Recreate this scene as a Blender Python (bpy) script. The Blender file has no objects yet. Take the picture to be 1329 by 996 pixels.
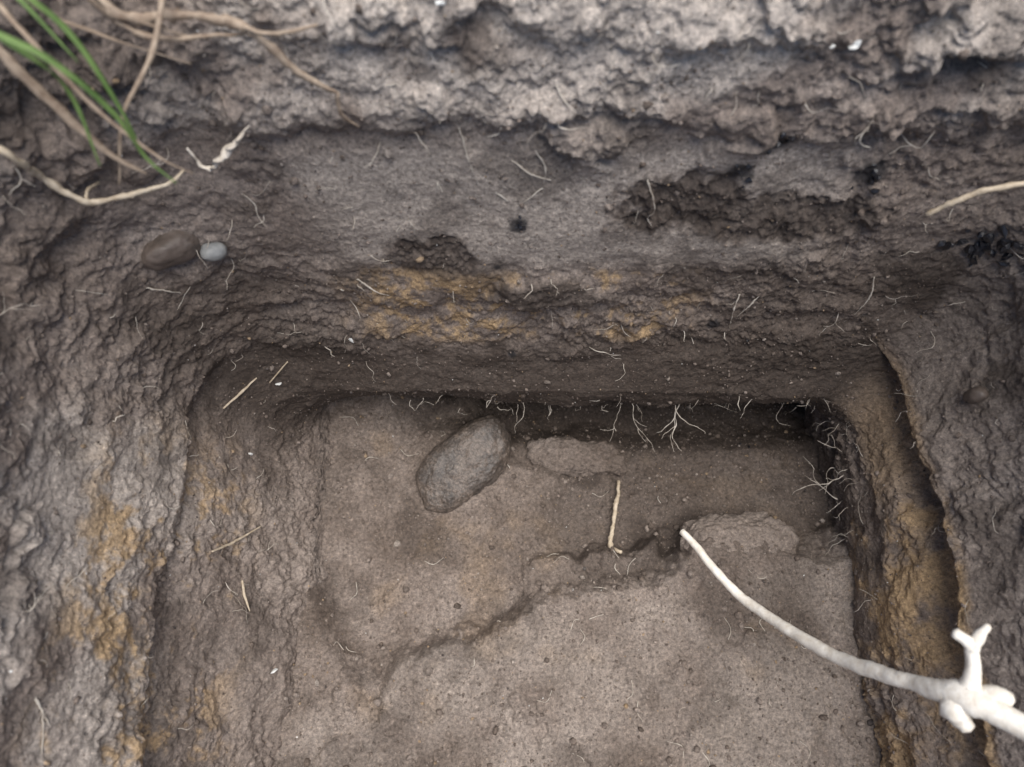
import bpy, math, numpy as np
from mathutils import Vector
rng=np.random.RandomState(7)
TAB=rng.rand(64,64,64).astype(np.float32)
def vnoise(P,f,seed=0):
    Q=P*f+np.array([seed*7.31+100,seed*3.77+100,seed*5.13+100])
    I=np.floor(Q).astype(np.int64); F=(Q-I).astype(np.float32)
    F=F*F*F*(F*(F*6-15)+10)
    x0=I[:,0]&63;y0=I[:,1]&63;z0=I[:,2]&63;x1=(x0+1)&63;y1=(y0+1)&63;z1=(z0+1)&63
    fx,fy,fz=F[:,0],F[:,1],F[:,2]
    a=TAB[x0,y0,z0]*(1-fx)+TAB[x1,y0,z0]*fx
    b=TAB[x0,y1,z0]*(1-fx)+TAB[x1,y1,z0]*fx
    c=TAB[x0,y0,z1]*(1-fx)+TAB[x1,y0,z1]*fx
    d=TAB[x0,y1,z1]*(1-fx)+TAB[x1,y1,z1]*fx
    a=a*(1-fy)+b*fy; c=c*(1-fy)+d*fy
    return (a*(1-fz)+c*fz)*2-1
R_=np.array([[.8,.36,-.48],[-.6,.48,-.64],[0,.8,.6]])
def fbm(P,f,o=4,seed=0,g=.5):
    s=0;a=1;n=0;Q=P
    for i in range(o):
        s=s+a*vnoise(Q,f,seed+i*3);n+=a;a*=g;f*=2.03;Q=Q@R_
    return s/n
def sst(a,b,x):
    t=np.clip((x-a)/(b-a),0,1);return t*t*(3-2*t)
def mk_mesh(name,V,F,attrs,mat,smooth=True,K=4,parent=None):
    me=bpy.data.meshes.new(name)
    me.vertices.add(len(V));me.vertices.foreach_set('co',V.astype(np.float32).ravel())
    me.loops.add(F.size);me.loops.foreach_set('vertex_index',F.astype(np.int32).ravel())
    me.polygons.add(len(F));me.polygons.foreach_set('loop_start',np.arange(0,F.size,K,dtype=np.int32))
    me.polygons.foreach_set('loop_total',np.full(len(F),K,dtype=np.int32))
    me.update(calc_edges=True)
    me.polygons.foreach_set('use_smooth',np.full(len(F),smooth,dtype=bool))
    for k,v in attrs.items():
        a=me.attributes.new(k,'FLOAT','POINT');a.data.foreach_set('value',v.astype(np.float32))
    me.materials.append(mat)
    ob=bpy.data.objects.new(name,me);bpy.context.collection.objects.link(ob)
    if parent:ob.parent=parent
    return ob
class NB:
    def __init__(s,name,rough=.9,spec=.3):
        s.m=bpy.data.materials.new(name);s.m.use_nodes=True;s.nt=s.m.node_tree;s.N=s.nt.nodes;s.L=s.nt.links
        s.bs=s.N['Principled BSDF'];s.bs.inputs['Roughness'].default_value=rough;s.bs.inputs['Specular IOR Level'].default_value=spec
        s.tc=s.N.new('ShaderNodeTexCoord')
    def noise(s,sc,d=6,r=.6):
        n=s.N.new('ShaderNodeTexNoise');n.inputs['Scale'].default_value=sc;n.inputs['Detail'].default_value=d;n.inputs['Roughness'].default_value=r
        s.L.new(s.tc.outputs['Object'],n.inputs['Vector']);return n.outputs['Fac']
    def ramp(s,f,st):
        r=s.N.new('ShaderNodeValToRGB');e=r.color_ramp.elements
        while len(e)<len(st):e.new(.5)
        for i,(p,c) in enumerate(st):e[i].position=p;e[i].color=(*c,1)
        s.L.new(f,r.inputs['Fac']);return r.outputs['Color']
    def mix(s,f,a,b,t='MIX'):
        x=s.N.new('ShaderNodeMix');x.data_type='RGBA';x.blend_type=t
        for k,v in((0,f),(6,a),(7,b)):
            if hasattr(v,'links'):s.L.new(v,x.inputs[k])
            elif k==0:x.inputs[0].default_value=v
            else:x.inputs[k].default_value=(*v,1)
        return x.outputs[2]
    def att(s,n):
        a=s.N.new('ShaderNodeAttribute');a.attribute_name=n;return a.outputs['Fac']
    def fin(s,c,h=None,st=.8,dist=.0015):
        s.L.new(c,s.bs.inputs['Base Color'])
        if h is not None:
            b=s.N.new('ShaderNodeBump');b.inputs['Strength'].default_value=st;b.inputs['Distance'].default_value=dist
            s.L.new(h,b.inputs['Height']);s.L.new(b.outputs['Normal'],s.bs.inputs['Normal'])
        return s.m
def soil_mat():
    b=NB('soil',.72,.45)
    c=b.ramp(b.att('tone'),[(.15,(.138,.106,.085)),(.5,(.220,.177,.149)),(.85,(.310,.258,.222))])
    c=b.mix(b.att('pale'),c,(.50,.44,.385))
    c=b.mix(b.att('orange'),c,(.43,.295,.16))
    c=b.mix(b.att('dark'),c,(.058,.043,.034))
    c=b.mix(b.att('coal'),c,(.010,.011,.016))
    c=b.mix(b.att('green'),c,(.035,.05,.012))
    gn=b.noise(350,4,.82)
    g=b.ramp(gn,[(.30,(.38,.37,.36)),(.5,(1,1,1)),(.64,(1.5,1.48,1.45)),(.70,(2.4,2.4,2.4))])
    return b.fin(b.mix(.95,c,g,'MULTIPLY'),gn,.9,.0022)
SOIL=soil_mat()
def prof(z,tab):
    a=np.array(tab);return np.interp(z,a[:,0],a[:,1])
LEFT=[(-.06,.150),(0,.172),(.05,.198),(.10,.228),(.14,.246),(.165,.257),(.185,.248),(.25,.264),(.33,.284),(.45,.30),(.5,.315)]
RIGHT=[(-.06,.312),(0,.310),(.05,.306),(.1,.309),(.13,.321),(.155,.350),(.178,.321),(.2,.330),(.25,.348),(.33,.355),(.5,.375)]
BACK=[(-.08,.32),(-.01,.32),(.012,.29),(.026,.232),(.045,.212),(.075,.204),(.104,.201),(.135,.216),(.2,.236),(.3,.252),(.4,.276),(.47,.300),(.5,.32)]
FRONT=[(-.06,.30),(.05,.33),(.5,.60)]  # unseen near wall, set back and sloped open to let more light in
def ring(z,s_seg,s_t):
    xl,xr,yb,yf=prof(z,LEFT),prof(z,RIGHT),prof(z,BACK),prof(z,FRONT)
    rl=np.interp(z,[0,.12,.25,.5],[.035,.06,.10,.13]);rr=np.interp(z,[0,.2,.5],[.03,.04,.07]);rf=.06
    out=np.zeros((len(s_seg),2));nn=np.zeros((len(s_seg),2))
    def arc(k,cx,cy,r,a0,a1):
        m=s_seg==k;a=a0+(a1-a0)*s_t[m];out[m]=np.c_[cx+r*np.cos(a),cy+r*np.sin(a)];nn[m]=np.c_[np.cos(a),np.sin(a)]
    def lin(k,p,q,n):
        m=s_seg==k;t=s_t[m][:,None];out[m]=np.array(p)*(1-t)+np.array(q)*t;nn[m]=n
    h=math.pi/2
    lin(0,(-xl,-yf+rf),(-xl,yb-rl),(-1,0));arc(1,-xl+rl,yb-rl,rl,2*h,h)
    lin(2,(-xl+rl,yb),(xr-rr,yb),(0,1));arc(3,xr-rr,yb-rr,rr,h,0)
    lin(4,(xr,yb-rr),(xr,-yf+rf),(1,0));arc(5,xr-rf,-yf+rf,rf,0,-h)
    lin(6,(xr-rf,-yf),(-xl+rf,-yf),(0,-1));arc(7,-xl+rf,-yf+rf,rf,-h,-2*h)
    return out,nn
cnt=[480,140,580,90,480,30,110,30]
seg=np.concatenate([np.full(c,i) for i,c in enumerate(cnt)]);st=np.concatenate([np.arange(c)/c for c in cnt])
NC=len(seg);zs=np.linspace(-.08,.5,530)
rows=[];nr=[]
for z in zs:
    o,n=ring(z,seg,st);rows.append(np.c_[o,np.full(NC,z)]);nr.append(np.c_[n,np.zeros(NC)])
P=np.array(rows).reshape(-1,3);NN=np.array(nr).reshape(-1,3)
base=P.copy();zz=base[:,2]
q=P.copy();q[:,2]*=.3
isback=np.clip(NN[:,1],0,1);isl=np.clip(-NN[:,0],0,1);isr=np.clip(NN[:,0],0,1)
dz=.018*fbm(q,7,3,11)*sst(0,.08,zz)*(1-sst(.45,.5,zz))*(1-.55*isback*(1-sst(.12,.2,zz)))
dz=dz-isr*sst(.02,.2,P[:,1])*.03*sst(.05,.15,zz)*(1-sst(.2,.4,zz))
P[:,2]+=dz;z=P[:,2]
rough=.75+.3*sst(.35,.41,z)+.7*fbm(P,12,2,5)
smooth=isback*sst(.25,.28,z)*(1-sst(.355,.385,z))*sst(-.17,-.09,P[:,0]+.06*fbm(P,15,2,6))*(1-sst(.17,.24,P[:,0]))
rough=np.clip(rough*(1-.65*smooth),.15,2)
rough=rough*(1-.35*isback*(1-sst(.12,.17,z)))
# smeared, trowelled areas alternate with broken crumbly ones
smear=sst(-.05,.25,fbm(P,15,3,15))
rough*=1-.45*smear*(1-sst(.36,.4,z)*isback)
d=.009*fbm(P,9,3,21)+rough*(.0058*fbm(P,36,2,31)+.0066*fbm(P,95,4,41,.72))
S=P.copy();S[:,:2]*=.35
d+=.004*rough*fbm(S,60,3,51,.6)*(isback+.5*isr+.3*isl)
S=P.copy();S[:,2]*=.15;S[:,0]*=.3
d+=(.006*isr*sst(.15,.2,z)+.003*isl)*fbm(S,60,4,61,.65)
edge=z-(.385+.03*fbm(P*np.array([1,0,0]),14,3,71))
d+=isback*.006*sst(-.006,.008,edge)*(1-sst(.03,.09,edge))
edge=z-(.43+.03*fbm(P*np.array([1,0,0]),12,3,72))
d+=isback*.006*sst(-.006,.008,edge)*(1-sst(.02,.06,edge))
S=fbm(P,24,3,77,.6)
d+=.006*sst(.15,.25,S)*np.maximum(sst(.34,.37,z),(1-isback)*sst(.26,.3,z))
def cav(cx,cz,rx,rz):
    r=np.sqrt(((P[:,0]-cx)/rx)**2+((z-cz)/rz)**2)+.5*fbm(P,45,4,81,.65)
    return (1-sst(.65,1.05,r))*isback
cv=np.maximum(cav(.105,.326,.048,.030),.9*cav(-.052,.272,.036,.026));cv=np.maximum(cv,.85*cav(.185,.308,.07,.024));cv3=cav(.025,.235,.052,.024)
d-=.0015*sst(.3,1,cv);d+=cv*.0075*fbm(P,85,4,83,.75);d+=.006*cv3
fade=(1-sst(.47,.5,zz))*.9+.1
P-=NN*(d*fade)[:,None]
P[:,2]+=.0018*fbm(base,90,3,91,.6)*fade
on=fbm(base,16,4,101,.6);og=fbm(base,80,4,105,.75);zo=base[:,2]
lo=sst(.07,.13,zo)*(1-sst(.24,.29,zo))*isl*sst(.0,.38,on+.7*og)*(1-sst(.07,.18,P[:,1]))
bo=sst(.16,.18,zo)*(1-sst(.245,.265,zo))*isback*sst(.02,.5,on+1.0*og+.08)*(1-sst(.09,.16,abs(P[:,0]-.01)))*(1-.95*cv3)
ro=sst(.0,.04,zo)*(1-sst(.18,.19,zo))*isr*np.maximum(sst(-.45,.25,on+.6*og-1.0*sst(.02,.16,base[:,1])),.6*sst(.08,.11,zo)*sst(.08,.14,base[:,1]))
orange=np.clip(lo*.85+.85*bo+ro*.85,0,1)
bd=isback*(.85*(1-sst(.12,.2,zo))+.5*(1-sst(.2,.36,zo+.05*fbm(base,10,2,108)))*(sst(.1,.2,P[:,0])+sst(.08,.17,-P[:,0])))  # low back wall: browner soil, with its shade painted into the colour too
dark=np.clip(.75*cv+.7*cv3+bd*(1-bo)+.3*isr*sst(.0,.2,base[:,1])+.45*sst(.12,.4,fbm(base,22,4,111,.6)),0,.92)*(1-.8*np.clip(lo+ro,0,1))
pale=np.clip(.65*smooth+isback*.85*sst(.36,.42,z)*sst(-.3,.12,fbm(base,14,4,121,.6))+.7*isl*sst(.12,.22,zo)*sst(-.35,.15,fbm(base,14,4,123))*(1-sst(.12,.2,base[:,1]))+.25*isr*sst(.17,.2,zo),0,1)*(1-cv)  # paler soil; on the upper back wall it also makes up for missing light
coal=np.zeros(len(P))
for cx,cz,cr in((.217,.345,.011),(.137,.350,.010),(.004,.307,.008),(.153,.372,.011),(-.01,.262,.004),(.16,.185,.006),(.0,.152,.005)):
    rr_=np.hypot(P[:,0]-cx,P[:,2]-cz)/cr+.6*fbm(base,110,3,141,.7);coal=np.maximum(coal,(1-sst(.5,1.25,rr_))*isback*.85)
tone=.5+.65*fbm(base,12,5,131,.75)
gr=[];nrm=NN[-NC:];rim=P[-NC:].copy();cen=np.array([.03,-.1,.5]);gk=[.006,.014,.025,.04,.06,.085,.115,.15,.2,.27,.37,.5,.8,1.4,2.6,5,10,20,40,80]
for k in gk:
    p=rim+nrm*k
    if k>.3:
        dirn=rim-cen;dirn[:,2]=0;dirn/=np.linalg.norm(dirn,axis=1)[:,None];p=rim+dirn*k
    p[:,2]=.5+.012*min(1,k/.04)+(.012*fbm(p,12,3,7)+.006*fbm(p,60,3,8,.6))*min(1,k/.02)*min(1,3/k) + (.2*fbm(p,.2,2,9) if k>2 else 0)
    gr.append(p)
G=np.array(gr).reshape(-1,3);V=np.r_[P,G];nrw=len(zs)+len(gr)
green=np.r_[np.zeros(len(P)),np.repeat(sst(.03,.3,np.array(gk))*.9,NC)]
ext=lambda a,v:np.r_[a,np.full(len(G),v)]
i=np.arange(nrw-1)[:,None]*NC;j=np.arange(NC)[None];j2=(j+1)%NC
F=np.stack([i+j,i+NC+j,i+NC+j2,i+j2],-1).reshape(-1,4)
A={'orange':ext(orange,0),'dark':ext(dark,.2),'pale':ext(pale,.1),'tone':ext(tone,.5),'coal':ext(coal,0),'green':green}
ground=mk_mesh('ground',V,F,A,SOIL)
# ---- pit floor
xs=np.linspace(-.28,.36,640);ys=np.linspace(-.36,.33,640)
X,Y=np.meshgrid(xs,ys);FP=np.c_[X.ravel(),Y.ravel(),np.zeros(X.size)];x,y=FP[:,0],FP[:,1]
bx=np.linspace(-.3,.37,400);byy=np.interp(bx,[-.3,-.2,-.178,-.15,-.133,-.073,.018,.10,.132,.163,.19,.30,.36],[.30,.12,.05,.0,-.027,.002,.0355,.05,.0596,.088,.098,.092,.09])
byy=np.convolve(np.pad(byy,14,'edge'),np.hanning(29)/np.hanning(29).sum(),'valid')
yb=np.interp(x,bx,byy)
nb=fbm(FP,20,3,201);nc=fbm(FP,80,3,203,.6)
e=yb-y+.014*nb+.009*nc
wd=.018+.024*sst(-.2,.3,fbm(FP,10,2,204))+.02*(1-sst(-.13,-.06,x))
up=sst(-.006,wd,e)
shelf=sst(-.034,-.020,e)*sst(.0,.02,x)*(1-sst(.135,.15,x))
rx=sst(.0,.06,x+.06*fbm(FP,12,3,205)+.25*(y-.12))
low=.004-.020*rx-.012*sst(.12,.2,y)-.030*sst(.180,.215,y+.012*nb)*sst(-.14,-.02,x)
fz=(low*(1-shelf)+.012*shelf)*(1-up)+(.036+.02*sst(.0,.25,-y))*up
fz+=.012*(1-sst(-.19,-.12,x))*(1-up)
lump=sst(.1,.3,fbm(FP,48,3,241,.55))*sst(-.1,.25,fbm(FP,11,2,243))
fz+=.008*fbm(FP,9,3,211)+.0058*fbm(FP,36,3,213,.55)+.0040*fbm(FP,130,4,217,.8)+.0035*lump
for cx,cy,rr_ in((-.045,.16,.06),(.068,.17,.05)):
    r=np.hypot(x-cx,y-cy);fz-=.005*np.exp(-((r-rr_)/.012)**2)
FP[:,2]=fz
NXX=len(xs);i=np.arange(len(ys)-1)[:,None]*NXX;j=np.arange(NXX-1)[None]
FF=np.stack([i+j,i+j+1,i+NXX+j+1,i+NXX+j],-1).reshape(-1,4)
fd=np.clip((.12+.5*(1-up)*rx+.7*sst(.165,.205,y)*sst(-.15,0,x)+.15*(1-up)*(1-sst(0,.012,np.abs(e+.006)))+.4*sst(.05,.4,fbm(FP,14,4,223,.6))),0,.95)  # paints shade under the back overhang; also darker in right recess and at step foot
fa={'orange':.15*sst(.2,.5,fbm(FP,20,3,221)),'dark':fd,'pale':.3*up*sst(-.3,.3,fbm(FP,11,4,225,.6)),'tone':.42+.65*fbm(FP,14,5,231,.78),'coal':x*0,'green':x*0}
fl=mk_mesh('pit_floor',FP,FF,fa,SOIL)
bpy.context.view_layer.update()
def snap(p,off=0):
    best=None
    for o in(ground,fl):
        ok,c,n,_=o.closest_point_on_mesh(Vector(p))
        if ok:
            dd=(c-Vector(p)).length
            if best is None or dd<best[0]:best=(dd,c,n)
    c,n=best[1],best[2]
    if n.z<-.2 or (n.dot(Vector((.03,0,.4))-c)<0):n=-n
    return np.array(c+n*off)
def tube(pts,rad,sides=7,step=.002,jit=.15,flat=1,seed=0):
    r=np.random.RandomState(seed);pts=np.array(pts,float);rad=np.interp(np.linspace(0,1,len(pts)),np.linspace(0,1,len(rad)),rad)
    pp=np.r_[[2*pts[0]-pts[1]],pts,[2*pts[-1]-pts[-2]]];C=[];RR=[]
    for k in range(len(pts)-1):
        n=max(2,int(np.linalg.norm(pts[k+1]-pts[k])/step))
        for t in np.arange(n)/n:
            a,b,c,dd=pp[k:k+4];C.append(.5*(2*b+(c-a)*t+(2*a-5*b+4*c-dd)*t*t+(3*b-a-3*c+dd)*t**3));RR.append(rad[k]*(1-t)+rad[k+1]*t)
    C.append(pts[-1]);RR.append(rad[-1]);C=np.array(C);RR=np.array(RR)
    m=len(C);wob=r.randn(m,3);kk=np.ones(3)/3
    for a in range(3):wob[:,a]=np.convolve(wob[:,a],kk,'same')
    C=C+wob*RR[:,None]*jit*1.2
    RR=RR*(1+jit*np.convolve(r.randn(m),kk,'same'))
    T=np.gradient(C,axis=0);T/=np.linalg.norm(T,axis=1)[:,None]+1e-9
    U=np.cross(T,[.3,.2,1.]);U/=np.linalg.norm(U,axis=1)[:,None]+1e-9;W=np.cross(T,U)
    an=np.arange(sides)/sides*2*math.pi
    bump=1+jit*.6*r.randn(m,sides)
    Vv=C[:,None]+RR[:,None,None]*bump[...,None]*(np.cos(an)[None,:,None]*U[:,None]+flat*np.sin(an)[None,:,None]*W[:,None])
    Vv=Vv.reshape(-1,3);i=np.arange(m-1)[:,None]*sides;j=np.arange(sides)[None];j2=(j+1)%sides
    Fq=np.stack([i+j,i+j2,i+sides+j2,i+sides+j],-1).reshape(-1,4)
    n0=len(Vv);Vv=np.r_[Vv,[C[0]-T[0]*RR[0]*.5,C[-1]+T[-1]*RR[-1]*.5]]
    jj=np.arange(sides);cap=np.stack([np.full(sides,n0),(jj+1)%sides,jj,jj],-1)
    base_=(m-1)*sides;cap2=np.stack([np.full(sides,n0+1),base_+jj,base_+(jj+1)%sides,base_+(jj+1)%sides],-1)
    return Vv,Fq,np.r_[cap,cap2][:,:3]
def tubes_obj(name,lst,mat,parent=None):
    Vs=[];Fs=[];o=0
    for (a,b,c) in lst:
        Vs.append(a);Fs+= [tuple(f) for f in (b+o)];Fs+=[tuple(f) for f in (c+o)];o+=len(a)
    me=bpy.data.meshes.new(name);me.from_pydata(np.concatenate(Vs).tolist(),[],[tuple(map(int,f)) for f in Fs])
    for p in me.polygons:p.use_smooth=True
    me.materials.append(mat);ob=bpy.data.objects.new(name,me);bpy.context.collection.objects.link(ob)
    if parent:ob.parent=parent
    return ob
def simple(name,c0,c1,sc=120,rough=.7,spec=.35,bs=.5,det=4):
    b=NB(name,rough,spec);n=b.noise(sc,det,.65)
    return b.fin(b.ramp(n,[(.3,c0),(.7,c1)]),n,bs,.001)
M_white=simple('pale_root_bark',(.66,.59,.49),(.90,.86,.78),160)
M_tan=simple('tan_root_bark',(.32,.25,.17),(.60,.51,.39),180)
M_brown=simple('brown_root_bark',(.18,.125,.085),(.42,.33,.245),180)
M_hair=simple('rootlet',(.30,.25,.20),(.66,.61,.53),60)
M_green=simple('grass_blade',(.06,.11,.025),(.16,.24,.07),60,.5)
M_char=simple('charcoal',(.006,.006,.009),(.022,.022,.027),200,.4,.6,.8)
M_white2=simple('white_flake',(.55,.55,.52),(.78,.78,.75),200)
def stone_mat():
    b=NB('cobble_stone',.40,.5)
    n=b.noise(45,4,.6);c=b.ramp(n,[(.35,(.055,.045,.038)),(.65,(.085,.070,.060))])
    gn=b.noise(450,3,.75)
    dn=b.ramp(b.noise(38,5,.8),[(.43,(0,0,0)),(.57,(.85,.85,.85))])
    c=b.mix(dn,c,(.125,.098,.079))
    c=b.mix(.9,c,b.ramp(gn,[(.3,(.45,.45,.45)),(.5,(1,1,1)),(.7,(2.0,2.0,2.0))]),'MULTIPLY')
    return b.fin(c,gn,.7,.0012)
M_stone=stone_mat()
M_stone2=simple('grey_stone',(.16,.165,.165),(.28,.28,.27),90,.5,.4)
M_stone3=simple('brown_stone',(.07,.055,.045),(.14,.11,.092),90,.5,.4)
main=tube([(.144,.0826,.09),(.152,.071,.098),(.166,.046,.113),(.185,.0215,.13),(.2156,-.0134,.20),(.236,-.027,.26),(.25,-.0333,.29),(.2725,-.0488,.31),(.31,-.075,.33),(.38,-.12,.35)],[.0026,.0031,.0033,.0038,.0045,.0050,.0082,.0062,.0058,.006],14,.003,.06,1,1)
sh=[tube([(.250,-.034,.289),(.254,-.022,.296),(.2537,-.007,.30),(.2436,.0003,.305)],[.0075,.0046,.0038,.0030],10,.0025,.08,1,2),
 tube([(.2537,-.009,.30),(.2575,.0,.305),(.261,.004,.308)],[.0036,.0032,.0020],8,.002,.08,1,3),
 tube([(.25,-.032,.29),(.247,-.041,.286),(.252,-.050,.285)],[.0085,.0085,.0045],10,.0025,.14,1,4),
 tube([(.253,-.034,.291),(.262,-.033,.298),(.270,-.034,.302)],[.0075,.0070,.0040],10,.0025,.14,1,5)]
tubes_obj('pale_root',[main]+sh,M_white)
tubes_obj('twig',[tube([snap((.107,.146,-.02),.004),(.1035,.125,-.010),(.098,.098,-.008),(.095,.080,-.004),snap((.094,.068,-.0),.004)],[.0018,.0023,.0022,.0025,.0018],9,.002,.22,1,6)],M_tan)
tubes_obj('tan_root',[tube([(-.30,.25,.44),(-.248,.223,.43),(-.2457,.2273,.40),(-.2328,.2248,.38),(-.214,.2322,.375),(-.192,.239,.375),(-.186,.25,.372)],[.0026,.0020,.0018,.0020,.0015,.0012,.0007],8,.002,.2,1,7),
  tube([(-.2328,.2248,.38),(-.236,.235,.375),(-.24,.25,.36)],[.0014,.0012,.0008],7,.002,.2,1,8)],M_tan)
tubes_obj('brown_root',[tube([(-.20,.29,.49),(-.1797,.268,.47),(-.149,.268,.468),(-.127,.268,.462),(-.116,.264,.455),(-.1035,.26,.44),(-.0886,.260,.425)],[.0026,.0024,.0022,.0022,.0019,.0018,.0010],8,.002,.22,1,9),
  tube([(-.127,.268,.462),(-.11,.262,.463),(-.09,.268,.462)],[.0014,.0011,.0007],7,.002,.2,1,10),
  tube([(-.20,.28,.475),(-.17,.262,.463),(-.14,.262,.462),(-.125,.27,.455)],[.0016,.0015,.0012,.0007],7,.002,.2,1,14),
  tube([(-.0886,.260,.425),(-.089,.258,.41),(-.083,.262,.395)],[.0012,.001,.0006],7,.002,.2,1,10)],M_brown)
tubes_obj('curved_root',[tube([(.252,.242,.337),(.262,.243,.350),(.272,.244,.359),(.284,.243,.366),(.295,.245,.370),(.306,.262,.372)],[.0016,.0019,.0018,.0018,.0015,.0013],8,.002,.15,1,11)],M_tan)
tubes_obj('dead_leaf',[tube([(-.180,.256,.384),(-.177,.254,.372),(-.171,.252,.370)],[.0010,.0014,.0016],7,.0015,.2,.5,12),
  tube([(-.172,.252,.369),(-.163,.250,.381),(-.150,.252,.394),(-.138,.254,.407)],[.0012,.0046,.0040,.0008],9,.0015,.15,.3,13)],simple('dead_leaf',(.48,.41,.32),(.76,.69,.60),120))
grs=[[(-.31,.30,.50),(-.25,.235,.525),(-.197,.219,.51),(-.179,.213,.50),(-.1647,.205,.48),(-.16,.198,.46),(-.150,.1917,.45)],
 [(-.30,.31,.50),(-.24,.24,.52),(-.1975,.222,.50),(-.1895,.2204,.475),(-.1857,.2008,.45)],
 [(-.26,.31,.50),(-.235,.27,.515),(-.205,.25,.50),(-.185,.232,.48)],
 [(-.25,.32,.50),(-.215,.262,.505),(-.19,.245,.485),(-.178,.228,.462),(-.173,.215,.44)]]
tubes_obj('grass_tuft',[tube(g,[.0014,.0020,.0019,.0017,.0014,.0009,.0003],6,.004,.04,.2,20+k) for k,g in enumerate(grs)],M_green)
tubes_obj('dry_grass_stem',[tube([(-.25,.31,.50),(-.2115,.265,.48),(-.191,.2646,.46),(-.157,.265,.44)],[.0018,.0016,.0013,.0006],6,.003,.1,.5,25),
 tube([(-.15,.29,.49),(-.1595,.249,.47),(-.1794,.2277,.45),(-.193,.21,.42)],[.0016,.0015,.0012,.0006],6,.003,.1,.5,26),
 tube([(-.28,.28,.50),(-.225,.24,.49),(-.205,.225,.465),(-.19,.215,.44),(-.178,.213,.425)],[.0030,.0034,.0030,.002,.0008],6,.003,.1,.3,27),
 tube([(-.24,.28,.50),(-.205,.24,.49),(-.185,.222,.462),(-.165,.212,.44),(-.155,.213,.425)],[.0012,.0014,.0012,.0009,.0005],6,.003,.1,.3,29),
 tube([(-.21,.30,.50),(-.18,.262,.49),(-.165,.255,.48),(-.15,.262,.462)],[.0016,.0016,.0012,.0006],6,.003,.1,.4,28)],M_brown)
straw=[[(-.238,.061,.133),(-.229,.072,.114),(-.217,.088,.085)],[(-.243,.178,.137),(-.231,.197,.128),(-.217,.213,.128)],[(-.208,.212,.120),(-.190,.227,.136)],[(-.225,.044,.098),(-.221,.03,.095),(-.217,.017,.093)]]
tubes_obj('straw',[tube([snap(p,.004) for p in s],[.0008,.0013,.0006],6,.002,.15,.5,30+k) for k,s in enumerate(straw)],M_tan)
hair=[]
def hairlet(pts,r0,k,off=.002):hair.append(tube([snap(p,off if 0<q<len(pts)-1 else -.0005) for q,p in enumerate(pts)],[r0,r0*.8,r0*.4],5,.0015,.5,1,k))
named=[[(-.03,.262,.385),(-.026,.258,.365),(-.02,.256,.34)],[(.085,.25,.350),(.091,.246,.33),(.088,.246,.315),(.094,.246,.303)],
[(.171,.235,.228),(.168,.232,.21),(.173,.23,.18)],[(.184,.235,.23),(.176,.233,.21),(.174,.23,.185)],[(.265,.225,.25),(.269,.222,.225),(.264,.22,.20)],
[(-.11,.24,.25),(-.10,.24,.235),(-.09,.24,.225)],[(-.105,.235,.19),(-.1,.23,.175),(-.095,.225,.16)],[(-.245,.22,.28),(-.235,.225,.27),(-.23,.23,.255)],
[(-.275,-.03,.28),(-.272,-.045,.265),(-.277,-.06,.25)],[(-.275,-.03,.28),(-.267,-.045,.27),(-.268,-.065,.262)],[(-.262,-.08,.2),(-.258,-.09,.18),(-.262,-.105,.165)],
[(.345,.10,.22),(.348,.10,.21),(.35,.10,.20)],[(.0,.262,.36),(.012,.26,.352),(.025,.258,.345)],[(.012,.26,.37),(.02,.257,.355),(.018,.257,.34)],[(-.01,.255,.335),(.0,.25,.325)]]
for k,s in enumerate(named):hairlet(s,.0006,50+k,.0025)
r=np.random.RandomState(5)
def walk(p,dirn,L,r0,curl=.5,branch=True,k=0):
    n=max(4,int(L/.004));pts=[np.array(p)];dd=np.array(dirn,float)
    for a in range(n):
        dd+=r.randn(3)*curl*.5;dd/=np.linalg.norm(dd);pts.append(pts[-1]+dd*L/n)
        if branch and r.rand()<.25:walk(pts[-1],dd+r.randn(3)*.9,L*.4,r0*.6,curl,False)
    hair.append(tube(pts,[r0,r0*.8,r0*.4],5,.002,.3,1,int(r.randint(9999))))
for p,dv,L,rr in [((.15,.203,.07),(0,-.35,-1),.055,.0005),((.155,.203,.07),(.1,-.3,-1),.06,.0006),((.035,.202,.07),(0,-.2,-1),.03,.0005),((.10,.202,.07),(-.6,-.3,-.8),.04,.0004),((.11,.202,.07),(.5,-.3,-.8),.04,.0004),
  ((.308,.19,.06),(-.6,-.3,-.2),.035,.0004),((.308,.16,.05),(-.8,.2,.1),.035,.0004),((.308,.14,.045),(-.9,-.3,-.1),.04,.0006),((.305,.12,.03),(-.7,.4,.2),.04,.0005),((.305,.15,.03),(-.7,-.4,.3),.04,.0004),((.25,.202,.07),(-.2,-.3,-1),.03,.0004),((-.08,.202,.085),(-.2,-.3,-1),.02,.0004)]:
    walk(p,dv,L,rr)
for k in range(26):
    walk((r.uniform(-.12,.29),.203,r.uniform(.05,.1)),(r.randn()*.5,-.4,-.9),r.uniform(.01,.026),r.uniform(.0002,.0004),.8)
for k in range(12):
    walk((.309,r.uniform(.05,.2),r.uniform(.02,.09)),(-.9,r.randn()*.4,r.randn()*.3),r.uniform(.012,.03),r.uniform(.0002,.0004),.8)
idx=r.choice(len(P),2600);cntH=0
for p,n in zip(P[idx],NN[idx]):
    if cntH>=480:break
    if p[1]<-.2 or p[2]<.07 or p[2]>.47:continue
    if p[2]<.16 and n[1]>.7 and r.rand()<.7:continue
    L=r.uniform(.004,.022)*(1 if r.rand()<.85 else 1.7)
    walk(p+n*.0005,-n*.5+np.array([0,0,-.6])+r.randn(3)*.7,L,r.uniform(.00014,.0004),.8,r.rand()<.4);cntH+=1
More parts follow.
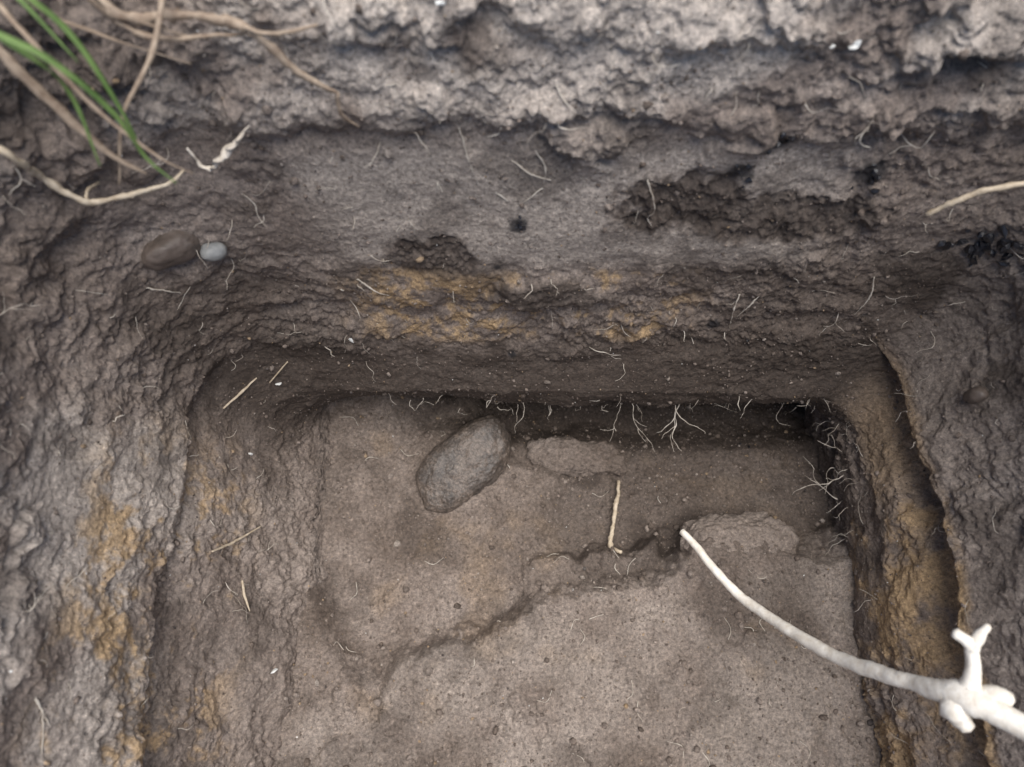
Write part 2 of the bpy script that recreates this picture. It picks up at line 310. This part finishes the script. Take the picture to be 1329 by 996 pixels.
for k in range(45):
    p=(r.uniform(-.2,.3),r.uniform(-.12,.2),.02);q=snap(p,.0015);a=r.uniform(0,6.3);L=r.uniform(.006,.02)
    hair.append(tube([q,snap(q+np.array([math.cos(a)*L*.5,math.sin(a)*L*.5,0]),.0018),snap(q+np.array([math.cos(a+.5)*L,math.sin(a+.5)*L,0]),.001)],[.0003,.0003,.0002],5,.0015,.4,1,k))
tubes_obj('fine_roots',hair,M_hair)
import bmesh
def ico(sub):
    bm=bmesh.new();bmesh.ops.create_icosphere(bm,subdivisions=sub,radius=1)
    v=np.array([w.co[:] for w in bm.verts]);f=np.array([[w.index for w in q.verts] for q in bm.faces]);bm.free();return v,f
def rot(ax,ay,az):
    cx,sx,cy,sy,cz,sz=math.cos(ax),math.sin(ax),math.cos(ay),math.sin(ay),math.cos(az),math.sin(az)
    return np.array([[cz,-sz,0],[sz,cz,0],[0,0,1]])@np.array([[cy,0,sy],[0,1,0],[-sy,0,cy]])@np.array([[1,0,0],[0,cx,-sx],[0,sx,cx]])
def stone(name,c,dims,R,mat,seed,amp=.12,pw=.8,attrs=None,sub=6,fa=.0,shear=0):
    v,f=ico(sub);s=np.sign(v)*np.abs(v)**pw;s*=(1+amp*fbm(v,1.1,3,seed))[:,None]
    s[:,0]+=shear*s[:,1]
    w=(s*np.array(dims))@R.T+np.array(c)
    if fa:w+=v*(fa*fbm(w,120,3,seed+4,.7))[:,None]
    at={k:np.full(len(v),float(val)) for k,val in (attrs or {}).items()}
    if at:at['tone']=.5+.65*fbm(w,14,5,231,.78)
    return mk_mesh(name,w,f,at,mat,True,3)
stone('cobble',(-.047,.158,.007),(.055,.031,.018),rot(.18,-.12,math.radians(38)),M_stone,321,.10,.74,fa=.0022,shear=.15)
sa={'orange':0,'dark':.35,'pale':0,'green':0,'coal':0}
stone('cobble',(.068,.170,-.019),(.050,.018,.014),rot(0,0,-.1),SOIL,305,.2,.75,attrs=sa,fa=.005)
stone('cobble',(.212,.083,.006),(.058,.027,.027),rot(0,0,.05),SOIL,309,.22,.85,attrs=dict(sa,dark=.2,pale=.1),fa=.005)
stone('brown_stone',(-.222,.240,.300),(.019,.011,.012),rot(.1,.1,.6),M_stone3,311,.2,.85,sub=5,fa=.001)
stone('grey_pebble',(-.198,.241,.291),(.0085,.0065,.006),rot(.1,.1,.3),M_stone2,313,.15,.85,sub=4,fa=.0008)
stone('brown_stone',(.337,.165,.215),(.006,.006,.009),rot(.1,.1,.3),M_stone3,315,.15,.9,sub=4,fa=.0006)
def bits(name,centers,sizes,mat,seed,sub=1,amp=.35,attrs=True,smooth=False,flat=(.5,1)):
    rr=np.random.RandomState(seed);v,f=ico(sub);n=len(centers);nv=len(v)
    V=np.zeros((n,nv,3));
    for k in range(n):
        s=v*(1+amp*rr.randn(nv))[:,None]*np.array([1,rr.uniform(.6,1),rr.uniform(*flat)])
        V[k]=s@rot(*rr.uniform(0,6.28,3)).T*sizes[k]+centers[k]
    Fx=(f[None]+np.arange(n)[:,None,None]*nv).reshape(-1,3)
    at={}
    if attrs:
        rep=lambda a:np.repeat(a,nv)
        at={'tone':rep(rr.uniform(.1,.85,n)),'dark':rep(np.where(rr.rand(n)<.2,rr.uniform(.3,.6,n),.15)),'pale':rep(np.where(rr.rand(n)<.12,rr.uniform(.2,.6,n),0)),'orange':rep(np.where(rr.rand(n)<.05,.6,0)),'green':rep(np.zeros(n)),'coal':rep(np.where(rr.rand(n)<.015,.6,0))}
    return mk_mesh(name,V.reshape(-1,3),Fx,at,mat,smooth,3)
nf=15000;ii=r.choice(len(FP),nf*2);c=FP[ii];m=(c[:,1]>-.3)&(c[:,0]>-.25)&(c[:,0]<.31);c=c[m][:nf]
sz=.0005*(1/np.clip(r.rand(len(c)),.006,1))**.42
ii=r.choice(len(P),13000);cw=P[ii]-NN[ii]*.0003;szw=.0005*(1/np.clip(r.rand(len(cw)),.008,1))**.38
sl_=(cw[:,1]>-.25);cw=cw[sl_];szw=szw[sl_]
bits('soil_crumbs',np.r_[c+np.array([0,0,.0002]),cw],np.r_[sz,szw],SOIL,1,1,.18,True,True)
cc=[];cs=[]
for p,s,n in [((.318,.240,.283),.010,34),((.217,.255,.345),.006,10),((.137,.252,.350),.005,9),((.004,.243,.31),.004,6),((.153,.26,.372),.005,7),((.19,.22,.17),.002,4),((.24,.2,.0),.004,4)]:
    for k in range(n):
        cc.append(snap(np.array(p)+r.randn(3)*np.array([1.1,.2,.8])*s,.0008));cs.append(s*r.uniform(.2,.55))
bits('charcoal',np.array(cc),cs,M_char,2,1,.25,False,False,(.4,.8))
cc=[];cs=[]
for p,s in [((.167,.275,.44),.0030),((.171,.275,.443),.0022),((.160,.275,.437),.002),((.044,.16,-.01),.0022),((-.205,-.03,.06),.0035),((-.13,.225,.17),.003),((-.2,.2,.12),.003),((-.215,.15,.1),.0025),((.205,.25,.25),.0015),((-.035,.28,.46),.003)]:
    cc.append(snap(p,.001));cs.append(s)
for k in range(110):
    cc.append(P[r.choice(len(P))]);cs.append(r.uniform(.0005,.0011))
for k in range(60):
    cc.append(FP[r.choice(len(FP))]);cs.append(r.uniform(.0005,.0011))
bits('white_flakes',np.array(cc),cs,M_white2,3,1,.2,False,False,(.15,.4))
gv=[];gf=[];o=0
for k in range(9000):
    a=r.randint(NC);kk=.05+abs(r.randn())*.45;bp=rim[a]+nrm[a]*kk
    _h=r.uniform(.03,.09);an=r.uniform(0,6.28);lean=r.uniform(.1,.7);wv=np.array([math.cos(an+1.57),math.sin(an+1.57),0])*.0018;dv=np.array([math.cos(an),math.sin(an),0])
    bp=np.array([bp[0],bp[1],.508])
    for t in(0,.5,1):
        cpt=bp+np.array([0,0,_h*(t-.25*t*t*lean)])+dv*_h*lean*t*t;ww=wv*(1-t*.9);gv+=[cpt-ww,cpt+ww]
    gf+=[(o,o+1,o+3,o+2),(o+2,o+3,o+5,o+4)];o+=6
mk_mesh('grass',np.array(gv),np.array(gf),{},M_green,True,4)
cd=bpy.data.cameras.new('camera');cam=bpy.data.objects.new('camera',cd);bpy.context.collection.objects.link(cam)
cam.location=(0,0,.75);cam.rotation_euler=(math.radians(18),0,0);cd.sensor_width=36;cd.lens=27.09;cd.clip_start=.01;cd.clip_end=300
cd.dof.use_dof=True;cd.dof.focus_distance=.66;cd.dof.aperture_fstop=6.3
sc=bpy.context.scene;sc.camera=cam
sc.view_settings.view_transform='Standard';sc.view_settings.look='None';sc.view_settings.exposure=0
w=bpy.data.worlds.new('World');sc.world=w;w.use_nodes=True;nt=w.node_tree
sk=nt.nodes.new('ShaderNodeTexSky');sk.sky_type='NISHITA';sk.sun_disc=False;sk.sun_elevation=math.radians(82);sk.sun_rotation=math.radians(90)
nt.links.new(sk.outputs[0],nt.nodes['Background'].inputs[0]);nt.nodes['Background'].inputs[1].default_value=.13
sl=bpy.data.lights.new('sun','SUN');sl.energy=5;sl.angle=math.radians(50);sl.color=(1,.96,.91);so=bpy.data.objects.new('sun',sl);bpy.context.collection.objects.link(so)
so.rotation_euler=(math.radians(1),math.radians(6),0)
